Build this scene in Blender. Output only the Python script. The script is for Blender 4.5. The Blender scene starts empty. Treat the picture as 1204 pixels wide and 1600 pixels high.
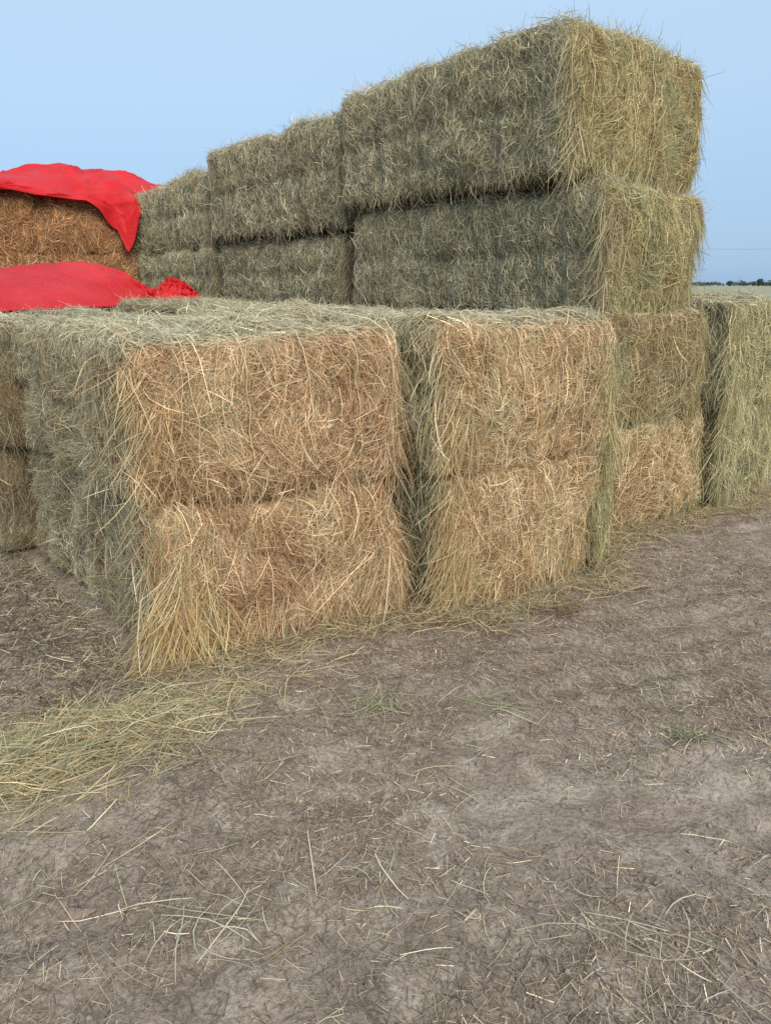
import bpy, math
import numpy as np
from mathutils import Vector

scene = bpy.context.scene
col = scene.collection

# ------------------------------------------------------------------ camera, sky, sun, exposure
CAM_H = 1.65
PITCH = math.atan(355 / 1202)
cam_data = bpy.data.cameras.new('camera')
cam_data.sensor_fit = 'VERTICAL'
cam_data.sensor_height = 34.6
cam_data.lens = 34.6 * 1202 / 1600
cam_data.clip_start = 0.05
cam_data.clip_end = 9000
cam = bpy.data.objects.new('camera', cam_data)
cam.location = (0, 0, CAM_H)
cam.rotation_euler = (math.pi / 2 - PITCH, 0, 0)
col.objects.link(cam)
scene.camera = cam

SUN_AZ = math.radians(158)      # clockwise from +Y, behind the camera to the right
SUN_EL = math.radians(40)
world = bpy.data.worlds.new('World')
scene.world = world
world.use_nodes = True
wn, wl = world.node_tree.nodes, world.node_tree.links
bg = wn['Background']
sky = wn.new('ShaderNodeTexSky')
sky.sky_type = 'NISHITA'
sky.sun_disc = False
sky.sun_elevation = SUN_EL
sky.sun_rotation = SUN_AZ
sky.air_density = 1.0
sky.dust_density = 1.0
sky.ozone_density = 1.5
# the clear sky is veiled by thin even cloud: a soft blue that deepens towards the horizon
tc = wn.new('ShaderNodeTexCoord')
sep = wn.new('ShaderNodeSeparateXYZ')
wl.new(tc.outputs['Generated'], sep.inputs[0])
ramp = wn.new('ShaderNodeValToRGB')
re = ramp.color_ramp.elements
re[0].position, re[0].color = 0.0, (0.262, 0.425, 0.640, 1)
re[1].position, re[1].color = 0.60, (0.495, 0.648, 0.825, 1)
for p_, c_ in ((0.07, (0.303, 0.470, 0.690, 1)), (0.20, (0.412, 0.582, 0.775, 1)), (0.34, (0.472, 0.634, 0.812, 1))):
    e_ = re.new(p_)
    e_.color = c_
wl.new(sep.outputs['Z'], ramp.inputs[0])
side_dot = wn.new('ShaderNodeVectorMath')
side_dot.operation = 'DOT_PRODUCT'
side_dot.inputs[1].default_value = (-0.95, 0.3, 0.0)
wl.new(tc.outputs['Generated'], side_dot.inputs[0])
gain = wn.new('ShaderNodeMath')
gain.operation = 'MULTIPLY_ADD'
gain.inputs[1].default_value = 0.15
gain.inputs[2].default_value = 4.75
wl.new(side_dot.outputs['Value'], gain.inputs[0])
veil = wn.new('ShaderNodeVectorMath')
veil.operation = 'SCALE'
wl.new(ramp.outputs[0], veil.inputs[0])
wl.new(gain.outputs[0], veil.inputs['Scale'])
vmix = wn.new('ShaderNodeMix')
vmix.data_type = 'RGBA'
vmix.inputs[0].default_value = 0.9
wl.new(sky.outputs[0], vmix.inputs[6])
wl.new(veil.outputs[0], vmix.inputs[7])
wl.new(vmix.outputs[2], bg.inputs['Color'])
bg.inputs['Strength'].default_value = 0.12

sun_data = bpy.data.lights.new('sun', 'SUN')
sun_data.energy = 2.0
sun_data.angle = math.radians(35)
sun_data.color = (1.0, 0.91, 0.78)
sun = bpy.data.objects.new('sun', sun_data)
sd = Vector((math.sin(SUN_AZ) * math.cos(SUN_EL), math.cos(SUN_AZ) * math.cos(SUN_EL), math.sin(SUN_EL)))
sun.rotation_euler = sd.to_track_quat('Z', 'Y').to_euler()
col.objects.link(sun)

scene.view_settings.view_transform = 'Standard'
scene.view_settings.look = 'None'
scene.view_settings.gamma = 1.0
scene.view_settings.use_curve_mapping = False
scene.view_settings.exposure = 1.0
scene.cycles.use_denoising = False
scene.cycles.max_bounces = 6
scene.cycles.diffuse_bounces = 4
scene.cycles.transmission_bounces = 3

# ------------------------------------------------------------------ helpers
A = math.radians(38.6)
CA, SA = math.cos(A), math.sin(A)
OX, OY = -1.08, 3.14            # ground corner of the nearest bale


def uv2w(u, v):
    """grid axes of the stack: u runs back to the left, v to the right"""
    return OX - SA * u + CA * v, OY + CA * u + SA * v


def hash3(ix, iy, iz, seed):
    h = (ix * 374761393 + iy * 668265263 + iz * 2147483647 + seed * 1274126177) & 0xFFFFFFFF
    h = ((h ^ (h >> 13)) * 1274126177) & 0xFFFFFFFF
    h = (h ^ (h >> 16)) & 0xFFFF
    return h / 32767.5 - 1.0


def vnoise(p, freq=1.0, seed=0):
    q = np.asarray(p, dtype=np.float64) * freq + 1000.37
    f = np.floor(q).astype(np.int64)
    t = q - f
    t = t * t * (3 - 2 * t)
    x, y, z = f[:, 0], f[:, 1], f[:, 2]
    tx, ty, tz = t[:, 0], t[:, 1], t[:, 2]
    r = 0
    for dx in (0, 1):
        wx = tx if dx else 1 - tx
        for dy in (0, 1):
            wy = ty if dy else 1 - ty
            for dz in (0, 1):
                wz = tz if dz else 1 - tz
                r = r + wx * wy * wz * hash3(x + dx, y + dy, z + dz, seed)
    return r


def norm(a):
    return a / np.maximum(np.linalg.norm(a, axis=-1, keepdims=True), 1e-9)


def mesh_np(name, verts, quads, tint=None, smooth=False):
    me = bpy.data.meshes.new(name)
    verts = np.ascontiguousarray(verts, dtype=np.float32).reshape(-1, 3)
    quads = np.ascontiguousarray(quads, dtype=np.int32)
    nf, k = quads.shape
    me.vertices.add(len(verts))
    me.vertices.foreach_set('co', verts.ravel())
    me.loops.add(nf * k)
    me.loops.foreach_set('vertex_index', quads.ravel())
    me.polygons.add(nf)
    me.polygons.foreach_set('loop_start', np.arange(0, nf * k, k, dtype=np.int32))
    if smooth:
        me.polygons.foreach_set('use_smooth', np.ones(nf, dtype=bool))
    if tint is not None:
        at = me.color_attributes.new('tint', 'FLOAT_COLOR', 'POINT')
        c = np.ones((len(verts), 4), dtype=np.float32)
        c[:, :3] = tint
        at.data.foreach_set('color', c.ravel())
    me.update(calc_edges=True)
    return me


def link(name, me, mat=None, parent=None, **props):
    o = bpy.data.objects.new(name, me)
    col.objects.link(o)
    if mat is not None:
        me.materials.append(mat)
    if parent is not None:
        o.parent = parent
    for k, v in props.items():
        o[k] = v
    return o


def empty(name, loc, rz=0.0, **props):
    o = bpy.data.objects.new(name, None)
    o.empty_display_size = 0.1
    col.objects.link(o)
    o.location = loc
    o.rotation_euler = (0, 0, rz)
    for k, v in props.items():
        o[k] = v
    return o


class Ribbons:
    """collects curved straw ribbons and builds them as one mesh"""

    def __init__(self):
        self.v, self.q, self.c, self.n = [], [], [], 0

    def add(self, pts, side, width, tint, taper=0.45):
        """pts (n,k,3) centre lines, side (n,k,3) unit width directions, width (n,), tint (n,3)"""
        n, k, _ = pts.shape
        if n == 0:
            return
        t = np.linspace(0, 1, k)
        prof = (1 - (1 - taper) * np.abs(2 * t - 1) ** 2)[None, :, None]
        w = (width[:, None, None] * 0.5) * prof * side
        vv = np.stack([pts - w, pts + w], axis=2).reshape(n, k * 2, 3)
        base = self.n + np.arange(n, dtype=np.int64)[:, None] * (2 * k)
        for i in range(k - 1):
            a = base + 2 * i
            self.q.append(np.concatenate([a, a + 1, a + 3, a + 2], axis=1))
        self.v.append(vv.reshape(-1, 3))
        self.c.append(np.repeat(tint, 2 * k, axis=0))
        self.n += n * 2 * k

    def build(self, name, mat, parent=None, **props):
        me = mesh_np(name, np.concatenate(self.v), np.concatenate(self.q), np.concatenate(self.c))
        return link(name, me, mat, parent, **props)


def pick_tint(rng, n, pal, spread=0.22, patch=None):
    """pal: list of (weight, (r,g,b)); patch in [-1,1] biases the choice along the list"""
    w = np.array([p[0] for p in pal], float)
    cs = np.array([p[1] for p in pal], float)
    cum = np.cumsum(w / w.sum())
    r = rng.random(n)
    if patch is not None:
        r = np.clip(r * 0.75 + 0.125 + patch * 0.3, 0, 0.9999)
    i = np.minimum(np.searchsorted(cum, r), len(cs) - 1)
    return cs[i] * np.exp(rng.normal(0, spread, n))[:, None]


# ------------------------------------------------------------------ materials
def new_mat(name):
    m = bpy.data.materials.new(name)
    m.use_nodes = True
    nt = m.node_tree
    return m, nt.nodes, nt.links, nt.nodes['Principled BSDF']


def straw_material(name, transl=0.33):
    m, n, l, b = new_mat(name)
    a = n.new('ShaderNodeAttribute')
    a.attribute_name = 'tint'
    l.new(a.outputs['Color'], b.inputs['Base Color'])
    b.inputs['Roughness'].default_value = 0.62
    b.inputs['Specular IOR Level'].default_value = 0.3
    tr = n.new('ShaderNodeBsdfTranslucent')
    l.new(a.outputs['Color'], tr.inputs['Color'])
    mx = n.new('ShaderNodeMixShader')
    mx.inputs[0].default_value = transl
    l.new(b.outputs[0], mx.inputs[1])
    l.new(tr.outputs[0], mx.inputs[2])
    l.new(mx.outputs[0], n['Material Output'].inputs['Surface'])
    return m


M_STRAW = straw_material('dry_straw')
M_LITTER = straw_material('ground_straw', 0.1)


def packed_material():
    m, n, l, b = new_mat('packed_hay')
    a = n.new('ShaderNodeAttribute')
    a.attribute_name = 'tint'
    tc = n.new('ShaderNodeTexCoord')
    mp = n.new('ShaderNodeMapping')
    mp.inputs['Scale'].default_value = (1, 1, 0.25)
    l.new(tc.outputs['Object'], mp.inputs[0])
    nz = n.new('ShaderNodeTexNoise')
    nz.inputs['Scale'].default_value = 120
    nz.inputs['Detail'].default_value = 5
    l.new(mp.outputs[0], nz.inputs['Vector'])
    rp = n.new('ShaderNodeMapRange')
    rp.inputs['From Min'].default_value = 0.3
    rp.inputs['From Max'].default_value = 0.7
    rp.inputs['To Min'].default_value = 0.5
    rp.inputs['To Max'].default_value = 1.4
    l.new(nz.outputs['Fac'], rp.inputs[0])
    mu = n.new('ShaderNodeVectorMath')
    mu.operation = 'SCALE'
    l.new(a.outputs['Color'], mu.inputs[0])
    l.new(rp.outputs[0], mu.inputs['Scale'])
    l.new(mu.outputs[0], b.inputs['Base Color'])
    b.inputs['Roughness'].default_value = 0.9
    bp = n.new('ShaderNodeBump')
    bp.inputs['Strength'].default_value = 0.8
    bp.inputs['Distance'].default_value = 0.01
    l.new(nz.outputs['Fac'], bp.inputs['Height'])
    l.new(bp.outputs[0], b.inputs['Normal'])
    return m


M_PACK = packed_material()


def twine_material():
    m, n, l, b = new_mat('baling_twine')
    nz = n.new('ShaderNodeTexNoise')
    nz.inputs['Scale'].default_value = 60
    cr = n.new('ShaderNodeValToRGB')
    cr.color_ramp.elements[0].color = (0.50, 0.39, 0.22, 1)
    cr.color_ramp.elements[1].color = (0.70, 0.59, 0.39, 1)
    l.new(nz.outputs['Fac'], cr.inputs[0])
    l.new(cr.outputs[0], b.inputs['Base Color'])
    b.inputs['Roughness'].default_value = 0.6
    return m


M_TWINE = twine_material()


def tarp_material():
    m, n, l, b = new_mat('red_tarpaulin')
    tc = n.new('ShaderNodeTexCoord')
    nz = n.new('ShaderNodeTexNoise')
    nz.inputs['Scale'].default_value = 2.2
    nz.inputs['Detail'].default_value = 4
    l.new(tc.outputs['Object'], nz.inputs['Vector'])
    cr = n.new('ShaderNodeValToRGB')
    cr.color_ramp.elements[0].position = 0.35
    cr.color_ramp.elements[0].color = (0.56, 0.018, 0.022, 1)
    cr.color_ramp.elements[1].position = 0.75
    cr.color_ramp.elements[1].color = (0.70, 0.036, 0.040, 1)
    l.new(nz.outputs['Fac'], cr.inputs[0])
    l.new(cr.outputs[0], b.inputs['Base Color'])
    b.inputs['Roughness'].default_value = 0.5
    b.inputs['Specular IOR Level'].default_value = 0.16
    n2 = n.new('ShaderNodeTexNoise')
    n2.inputs['Scale'].default_value = 16
    n2.inputs['Detail'].default_value = 3
    n2.inputs['Distortion'].default_value = 1.5
    l.new(tc.outputs['Object'], n2.inputs['Vector'])
    bp = n.new('ShaderNodeBump')
    bp.inputs['Strength'].default_value = 0.35
    bp.inputs['Distance'].default_value = 0.02
    l.new(n2.outputs['Fac'], bp.inputs['Height'])
    l.new(bp.outputs[0], b.inputs['Normal'])
    tr = n.new('ShaderNodeBsdfTranslucent')
    l.new(cr.outputs[0], tr.inputs['Color'])
    mx = n.new('ShaderNodeMixShader')
    mx.inputs[0].default_value = 0.18
    l.new(b.outputs[0], mx.inputs[1])
    l.new(tr.outputs[0], mx.inputs[2])
    l.new(mx.outputs[0], n['Material Output'].inputs['Surface'])
    return m


M_TARP = tarp_material()


def ground_material():
    m, n, l, b = new_mat('trodden_earth')
    tc = n.new('ShaderNodeTexCoord')

    def noise(scale, detail=4, dist=0.0, rough=0.55):
        x = n.new('ShaderNodeTexNoise')
        x.inputs['Scale'].default_value = scale
        x.inputs['Detail'].default_value = detail
        x.inputs['Distortion'].default_value = dist
        x.inputs['Roughness'].default_value = rough
        l.new(tc.outputs['Object'], x.inputs['Vector'])
        return x

    def ramp(src, stops):
        r = n.new('ShaderNodeValToRGB')
        e = r.color_ramp.elements
        e[0].position, e[0].color = stops[0][0], (*stops[0][1], 1)
        e[1].position, e[1].color = stops[-1][0], (*stops[-1][1], 1)
        for p, c in stops[1:-1]:
            x = e.new(p)
            x.color = (*c, 1)
        l.new(src, r.inputs[0])
        return r

    def mix(fac, a, b_, mode='MIX'):
        x = n.new('ShaderNodeMix')
        x.data_type = 'RGBA'
        x.blend_type = mode
        if isinstance(fac, float):
            x.inputs[0].default_value = fac
        else:
            l.new(fac, x.inputs[0])
        l.new(a, x.inputs[6])
        l.new(b_, x.inputs[7])
        return x.outputs[2]

    big = noise(1.3, 5, 0.6)
    mid = noise(5.5, 6, 0.8, 0.62)
    fine = noise(70, 6, 0.3, 0.7)
    soil = ramp(big.outputs['Fac'], [(0.30, (0.220, 0.175, 0.138)), (0.52, (0.268, 0.218, 0.174)), (0.72, (0.315, 0.262, 0.212))])
    crust = ramp(mid.outputs['Fac'], [(0.47, (0, 0, 0)), (0.62, (0.9, 0.9, 0.9))])
    pale = n.new('ShaderNodeRGB')
    pale.outputs[0].default_value = (0.38, 0.325, 0.268, 1)
    c1 = mix(crust.outputs[0], soil.outputs[0], pale.outputs[0])
    spk = ramp(fine.outputs['Fac'], [(0.34, (0.50, 0.48, 0.47)), (0.56, (1.12, 1.10, 1.08))])
    c2 = mix(0.85, c1, spk.outputs[0], 'MULTIPLY')
    # stubble field beyond the yard
    sep = n.new('ShaderNodeVectorMath')
    sep.operation = 'LENGTH'
    l.new(tc.outputs['Object'], sep.inputs[0])
    mr = n.new('ShaderNodeMapRange')
    mr.inputs['From Min'].default_value = 9
    mr.inputs['From Max'].default_value = 18
    l.new(sep.outputs['Value'], mr.inputs[0])
    wv = n.new('ShaderNodeTexNoise')
    wv.inputs['Scale'].default_value = 1.0
    wv.inputs['Detail'].default_value = 5
    mp = n.new('ShaderNodeMapping')
    mp.inputs['Scale'].default_value = (0.02, 0.35, 1)
    mp.inputs['Rotation'].default_value = (0, 0, 0.12)
    l.new(tc.outputs['Object'], mp.inputs[0])
    l.new(mp.outputs[0], wv.inputs['Vector'])
    fieldc = ramp(wv.outputs['Fac'], [(0.32, (0.15, 0.165, 0.10)), (0.5, (0.30, 0.285, 0.185)), (0.68, (0.38, 0.36, 0.25))])
    c3 = mix(mr.outputs[0], c2, fieldc.outputs[0])
    l.new(c3, b.inputs['Base Color'])
    b.inputs['Roughness'].default_value = 0.95
    b.inputs['Specular IOR Level'].default_value = 0.15
    vo = n.new('ShaderNodeTexVoronoi')
    vo.feature = 'DISTANCE_TO_EDGE'
    vo.inputs['Scale'].default_value = 9
    wob = n.new('ShaderNodeMix')
    wob.data_type = 'RGBA'
    wob.inputs[0].default_value = 0.12
    l.new(tc.outputs['Object'], wob.inputs[6])
    l.new(mid.outputs['Color'], wob.inputs[7])
    l.new(wob.outputs[2], vo.inputs['Vector'])
    cr = n.new('ShaderNodeMapRange')
    cr.inputs['From Max'].default_value = 0.05
    l.new(vo.outputs['Distance'], cr.inputs[0])
    add = n.new('ShaderNodeMath')
    add.operation = 'MULTIPLY_ADD'
    l.new(cr.outputs[0], add.inputs[0])
    add.inputs[1].default_value = 0.25
    l.new(fine.outputs['Fac'], add.inputs[2])
    b1 = n.new('ShaderNodeBump')
    b1.inputs['Strength'].default_value = 0.7
    b1.inputs['Distance'].default_value = 0.012
    l.new(add.outputs[0], b1.inputs['Height'])
    b2 = n.new('ShaderNodeBump')
    b2.inputs['Strength'].default_value = 0.6
    b2.inputs['Distance'].default_value = 0.05
    l.new(mid.outputs['Fac'], b2.inputs['Height'])
    l.new(b1.outputs[0], b2.inputs['Normal'])
    l.new(b2.outputs[0], b.inputs['Normal'])
    return m


M_GROUND = ground_material()


def plain(name, c, rough=0.8, noise_scale=None, var=0.3):
    m, n, l, b = new_mat(name)
    if noise_scale:
        nz = n.new('ShaderNodeTexNoise')
        nz.inputs['Scale'].default_value = noise_scale
        nz.inputs['Detail'].default_value = 4
        cr = n.new('ShaderNodeValToRGB')
        cr.color_ramp.elements[0].position = 0.3
        cr.color_ramp.elements[1].position = 0.7
        cr.color_ramp.elements[0].color = (*[x * (1 - var) for x in c], 1)
        cr.color_ramp.elements[1].color = (*[x * (1 + var) for x in c], 1)
        l.new(nz.outputs['Fac'], cr.inputs[0])
        l.new(cr.outputs[0], b.inputs['Base Color'])
    else:
        b.inputs['Base Color'].default_value = (*c, 1)
    b.inputs['Roughness'].default_value = rough
    return m


# ------------------------------------------------------------------ ground
def ground_h(x, y):
    p = np.stack([x, y, np.zeros_like(x)], axis=1)
    d = np.sqrt(x * x + (y - 3) ** 2)
    f = np.clip(1.5 - d / 12, 0, 1)
    # faint ruts running past the stack
    rut = np.sin((x * -0.35 + y * 0.94) * 2 * math.pi / 0.21 + 2.2 * vnoise(p, 1.3, 5)) * 0.008
    return f * (0.02 * vnoise(p, 1.1, 1) + 0.012 * vnoise(p, 3.3, 2) + 0.011 * vnoise(p, 9, 3)
                + 0.006 * vnoise(p, 23, 4) + rut * np.clip(0.35 + 1.3 * vnoise(p, 1.0, 8), 0, 1))


def axis_coords(lo, hi, step, far):
    a = list(np.arange(lo, hi + step / 2, step))
    s = step
    x = hi
    while x < far:
        s *= 1.35
        x += s
        a.append(x)
    s = step
    x = lo
    while x > -far:
        s *= 1.35
        x -= s
        a.insert(0, x)
    return np.array(a)


gx = axis_coords(-3.2, 4.2, 0.03, 3500)
gy = axis_coords(0.6, 7.2, 0.03, 3500)
GX, GY = np.meshgrid(gx, gy)
gz = ground_h(GX.ravel(), GY.ravel())
nx, ny = len(gx), len(gy)
ii = (np.arange(ny - 1)[:, None] * nx + np.arange(nx - 1)[None, :]).ravel()
gme = mesh_np('ground', np.stack([GX.ravel(), GY.ravel(), gz], 1),
              np.stack([ii, ii + 1, ii + nx + 1, ii + nx], 1), smooth=True)
link('ground', gme, M_GROUND, kind='structure')

# ------------------------------------------------------------------ hay bales
# palettes (weight, albedo); order matters: the colour patches on a face walk along the list
P_TAN = [(2, (0.34, 0.20, 0.105)), (3, (0.52, 0.34, 0.19)), (3, (0.66, 0.485, 0.295)), (3.6, (0.80, 0.66, 0.45)), (1.2, (0.46, 0.41, 0.245))]
P_GOLD = [(2, (0.36, 0.23, 0.115)), (3, (0.53, 0.37, 0.20)), (3, (0.67, 0.51, 0.305)), (3.4, (0.80, 0.675, 0.46)), (1.5, (0.46, 0.425, 0.25))]
P_DIM = [(2, (0.33, 0.235, 0.125)), (3, (0.46, 0.345, 0.19)), (3, (0.54, 0.44, 0.26)), (2, (0.48, 0.44, 0.26)), (1.5, (0.34, 0.33, 0.20))]
P_OLIVE = [(2, (0.36, 0.26, 0.125)), (3, (0.51, 0.42, 0.215)), (3, (0.62, 0.54, 0.31)), (3, (0.46, 0.435, 0.24)), (2, (0.31, 0.32, 0.19))]
P_GREEN = [(1.5, (0.50, 0.42, 0.23)), (3, (0.56, 0.50, 0.285)), (3, (0.52, 0.49, 0.29)), (2, (0.38, 0.375, 0.225))]
P_SIDE = [(2, (0.52, 0.39, 0.25)), (3, (0.42, 0.35, 0.225)), (4, (0.48, 0.44, 0.29)), (3, (0.37, 0.36, 0.245)), (2.8, (0.76, 0.69, 0.50))]
P_WALL = [(2, (0.60, 0.49, 0.31)), (3, (0.50, 0.45, 0.29)), (4, (0.57, 0.535, 0.35)), (3, (0.42, 0.42, 0.29)), (2.8, (0.80, 0.74, 0.54))]
P_SIDEBROWN = [(1, (0.42, 0.31, 0.19)), (3, (0.38, 0.305, 0.195)), (3, (0.32, 0.29, 0.19)), (2, (0.27, 0.265, 0.18)), (1, (0.54, 0.47, 0.32))]
P_TOP = [(2, (0.50, 0.42, 0.26)), (3, (0.60, 0.54, 0.365)), (3, (0.56, 0.53, 0.375)), (2, (0.45, 0.45, 0.32))]
P_BROWN = [(2, (0.33, 0.17, 0.08)), (3, (0.51, 0.29, 0.14)), (3, (0.64, 0.40, 0.21)), (1.8, (0.76, 0.55, 0.33))]
P_FRINGE = [(1.5, (0.48, 0.32, 0.15)), (3, (0.62, 0.48, 0.255)), (2, (0.70, 0.59, 0.36)), (1.2, (0.48, 0.45, 0.25))]



class Bale:
    def __init__(self, label, fl, fr, bl, br, z0, z1, seed, top_shift=(0, 0), twines=(-0.62, -0.22, 0.2, 0.6), round_r=0.07, dz=(0, 0, 0, 0), rough=1.1):
        """fl, fr, bl, br: (u, v) of the base corners; z1 may differ per corner through dz"""
        self.seed = seed
        self.rng = np.random.default_rng(seed)
        cu = np.mean([c[0] for c in (fl, fr, bl, br)])
        cv = np.mean([c[1] for c in (fl, fr, bl, br)])
        wx, wy = uv2w(cu, cv)
        self.root = empty('hay_bale', (wx, wy, z0), A, label=label, category='hay bale', group='square hay bales in the stack')
        C = np.zeros((2, 2, 2, 3))
        for ix, iy, c, k in ((0, 0, fl, 0), (1, 0, fr, 1), (0, 1, bl, 2), (1, 1, br, 3)):
            C[ix, iy, 0] = (c[1] - cv, c[0] - cu, 0)
            C[ix, iy, 1] = (c[1] - cv + top_shift[0], c[0] - cu + top_shift[1], z1 - z0 + dz[k])
        self.C = C
        self.h = np.array([0.5 * np.linalg.norm(C[1, 0, 0] - C[0, 0, 0]), 0.5 * np.linalg.norm(C[0, 1, 0] - C[0, 0, 0]), 0.5 * (z1 - z0)])
        self.r = round_r
        self.rough = rough
        self.tw = twines

    def surf(self, q):
        """q (n,3): points on the surface of the plain box (metres) -> place and normal on the shaped bale"""
        h, r = self.h, self.r
        c = np.clip(q, -(h - r), h - r)
        n = norm(q - c)
        P = c + r * n
        s = self.seed * 17
        t = q / h
        ends = np.abs(n[:, 1])
        sides = np.abs(n[:, 0])
        tops = np.abs(n[:, 2])
        d = self.rough * (0.036 * vnoise(q, 2.6, s + 1) + 0.020 * vnoise(q, 6.5, s + 2)) + 0.011 * vnoise(q, 17.0, s + 3)
        belly = np.clip(1 - t[:, 0] ** 2, 0, 1) * np.clip(1 - t[:, 2] ** 2, 0, 1)
        d = d + ends * 0.045 * belly
        # pressed flakes show on the long sides and the top as upright ridges
        fl = vnoise(np.stack([q[:, 1], q[:, 2] * 0.12, q[:, 0] * 0.1], 1), 9.5, s + 4)
        d = d + (sides + 0.6 * tops) * 0.019 * fl
        # a soft waist half way up the sides where the strings pull
        d = d - sides * 0.018 * np.exp(-((q[:, 2] - 0.05 * vnoise(q, 1.5, s + 6)) / 0.05) ** 2)
        for tx in self.tw:
            d = d - (ends + tops * 0.7) * 0.016 * np.exp(-((q[:, 0] - tx * h[0]) / 0.035) ** 2)
        P = P + n * d[:, None]
        w = (P / h + 1) / 2
        x, y, z = w[:, 0:1], w[:, 1:2], w[:, 2:3]
        C = self.C
        R = 0
        for a in (0, 1):
            for b in (0, 1):
                for k in (0, 1):
                    R = R + (x if a else 1 - x) * (y if b else 1 - y) * (z if k else 1 - z) * C[a, b, k]
        return R, n

    FACES = {'front': (1, -1, 0, 2), 'back': (1, 1, 0, 2), 'left': (0, -1, 1, 2), 'right': (0, 1, 1, 2), 'top': (2, 1, 0, 1), 'bottom': (2, -1, 0, 1)}

    def wrap(self, face, a, b):
        """face coordinates in metres, folded round the edges on to the next faces"""
        ax, sg, ea, eb = self.FACES[face]
        h = self.h
        q = np.zeros((len(a), 3))
        q[:, ea], q[:, eb] = a, b
        over_a = np.maximum(np.abs(a) - h[ea], 0)
        over_b = np.maximum(np.abs(b) - h[eb], 0)
        q[:, ea] = np.clip(a, -h[ea], h[ea])
        q[:, eb] = np.clip(b, -h[eb], h[eb])
        q[:, ax] = sg * (h[ax] - np.minimum(over_a + over_b, 2 * h[ax]))
        return q

    def body(self, tint, n=(26, 34, 18)):
        vs, qs, off = [], [], 0
        for face in self.FACES:
            ax, sg, ea, eb = self.FACES[face]
            na, nb = n[ea], n[eb]
            a, b = np.meshgrid(np.linspace(-1, 1, na) * self.h[ea], np.linspace(-1, 1, nb) * self.h[eb])
            p, _ = self.surf(self.wrap(face, a.ravel(), b.ravel()))
            vs.append(p)
            k = (np.arange(nb - 1)[:, None] * na + np.arange(na - 1)[None, :]).ravel() + off
            qd = np.stack([k, k + 1, k + na + 1, k + na], 1)
            flip = (sg > 0) if ax == 1 else (sg < 0)
            qs.append(qd[:, ::-1] if flip else qd)
            off += na * nb
        v = np.concatenate(vs)
        t = np.array(tint)[None, :] * (1 + 0.25 * vnoise(v, 4, self.seed))[:, None]
        me = mesh_np('packed_hay', v, np.concatenate(qs), t, smooth=True)
        link('packed_hay', me, M_PACK, self.root)

    def cover(self, rb, face, n, pal, length=(0.07, 0.22), width=0.0034, mode='swirl', segs=3, lift=0.014, flow_f=2.4, region=None, spread=0.30):
        """straw pressed on to one face"""
        rng = self.rng
        ax, sg, ea, eb = self.FACES[face]
        ha, hb = self.h[ea], self.h[eb]
        a0, a1, b0, b1 = region or (-1.02, 1.02, -1.02, 1.02)
        a = rng.uniform(a0, a1, n) * ha
        b = rng.uniform(b0, b1, n) * hb
        p2 = np.stack([a, b, np.full(n, self.seed * 3.7)], 1)
        f1 = vnoise(p2, flow_f, 11)
        if mode == 'swirl':
            th = f1 * math.pi * 1.15 + rng.normal(0, 0.55, n)
        elif mode == 'upright':
            th = math.pi / 2 + f1 * 0.5 + rng.normal(0, 0.38, n)
        elif mode == 'chopped':
            th = math.pi / 2 + f1 * 0.6 + rng.normal(0, 0.75, n)
        elif mode == 'flat':
            th = f1 * 0.9 + rng.normal(0, 0.6, n)
        else:
            th = rng.uniform(0, math.pi, n)
        L = length[0] + (length[1] - length[0]) * rng.random(n) ** 1.7
        bend = rng.normal(0, 0.35, n) + 0.5 * vnoise(p2, 3.1, 12)
        k = segs + 1
        t = np.linspace(-0.5, 0.5, k)
        pts = np.zeros((n, k, 3))
        nrm = np.zeros((n, k, 3))
        ph = rng.uniform(0.3, 1.2, n)
        base = np.abs(rng.normal(0, 0.45, n)) * lift
        tipl = rng.normal(0.15, 0.9, n)
        lp = np.clip(1.0 + 1.3 * vnoise(p2, 5.5, 21) + 0.6 * vnoise(p2, 14, 22), 0.3, 1.7)
        for j in range(k):
            aj = a + np.cos(th) * t[j] * L - np.sin(th) * bend * L * (t[j] ** 2 * 2 - 0.25)
            bj = b + np.sin(th) * t[j] * L + np.cos(th) * bend * L * (t[j] ** 2 * 2 - 0.25)
            P, N = self.surf(self.wrap(face, aj, bj))
            off = base + lift * (tipl * t[j] * 1.6) + 0.002
            pts[:, j] = P + N * (np.maximum(off, -0.004) * lp)[:, None]
            nrm[:, j] = N
        T = norm(pts[:, -1] - pts[:, 0])[:, None, :]
        S = norm(np.cross(nrm, T))
        side = norm(S * np.cos(ph)[:, None, None] * 1.2 + nrm * np.sin(ph)[:, None, None] * np.where(rng.random(n) < 0.5, 1, -1)[:, None, None])
        patch = vnoise(p2, 4.5, 14) + 0.5 * vnoise(p2, 13, 15)
        if mode == 'chopped':      # flakes differ a little from one another
            patch = 0.6 * patch + 1.1 * vnoise(np.stack([a, b * 0.12, a * 0], 1), 8.0, self.seed + 50)
        tint = pick_tint(rng, n, pal, spread, patch)
        rb.add(pts, side, 0.9 * width * rng.uniform(0.5, 1.4, n), tint)

    def hang(self, rb, face, n, pal, at, length=(0.12, 0.4), width=0.0036, out=0.35, sway=0.25, clumps=9, down=1.0, lift=0.01):
        """loose straws that hang or stick out; at = (a0,a1,b0,b1) range on the face for the roots, gathered in clumps"""
        rng = self.rng
        ax, sg, ea, eb = self.FACES[face]
        ca = rng.uniform(at[0], at[1], clumps)
        cb = rng.uniform(at[2], at[3], clumps)
        cd = rng.normal(0, sway, clumps)
        co = np.abs(rng.normal(out, out * 0.4, clumps))
        i = rng.integers(0, clumps, n)
        a = (ca[i] + rng.normal(0, 0.09, n)) * self.h[ea]
        b = (cb[i] + rng.normal(0, 0.16, n)) * self.h[eb]
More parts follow.
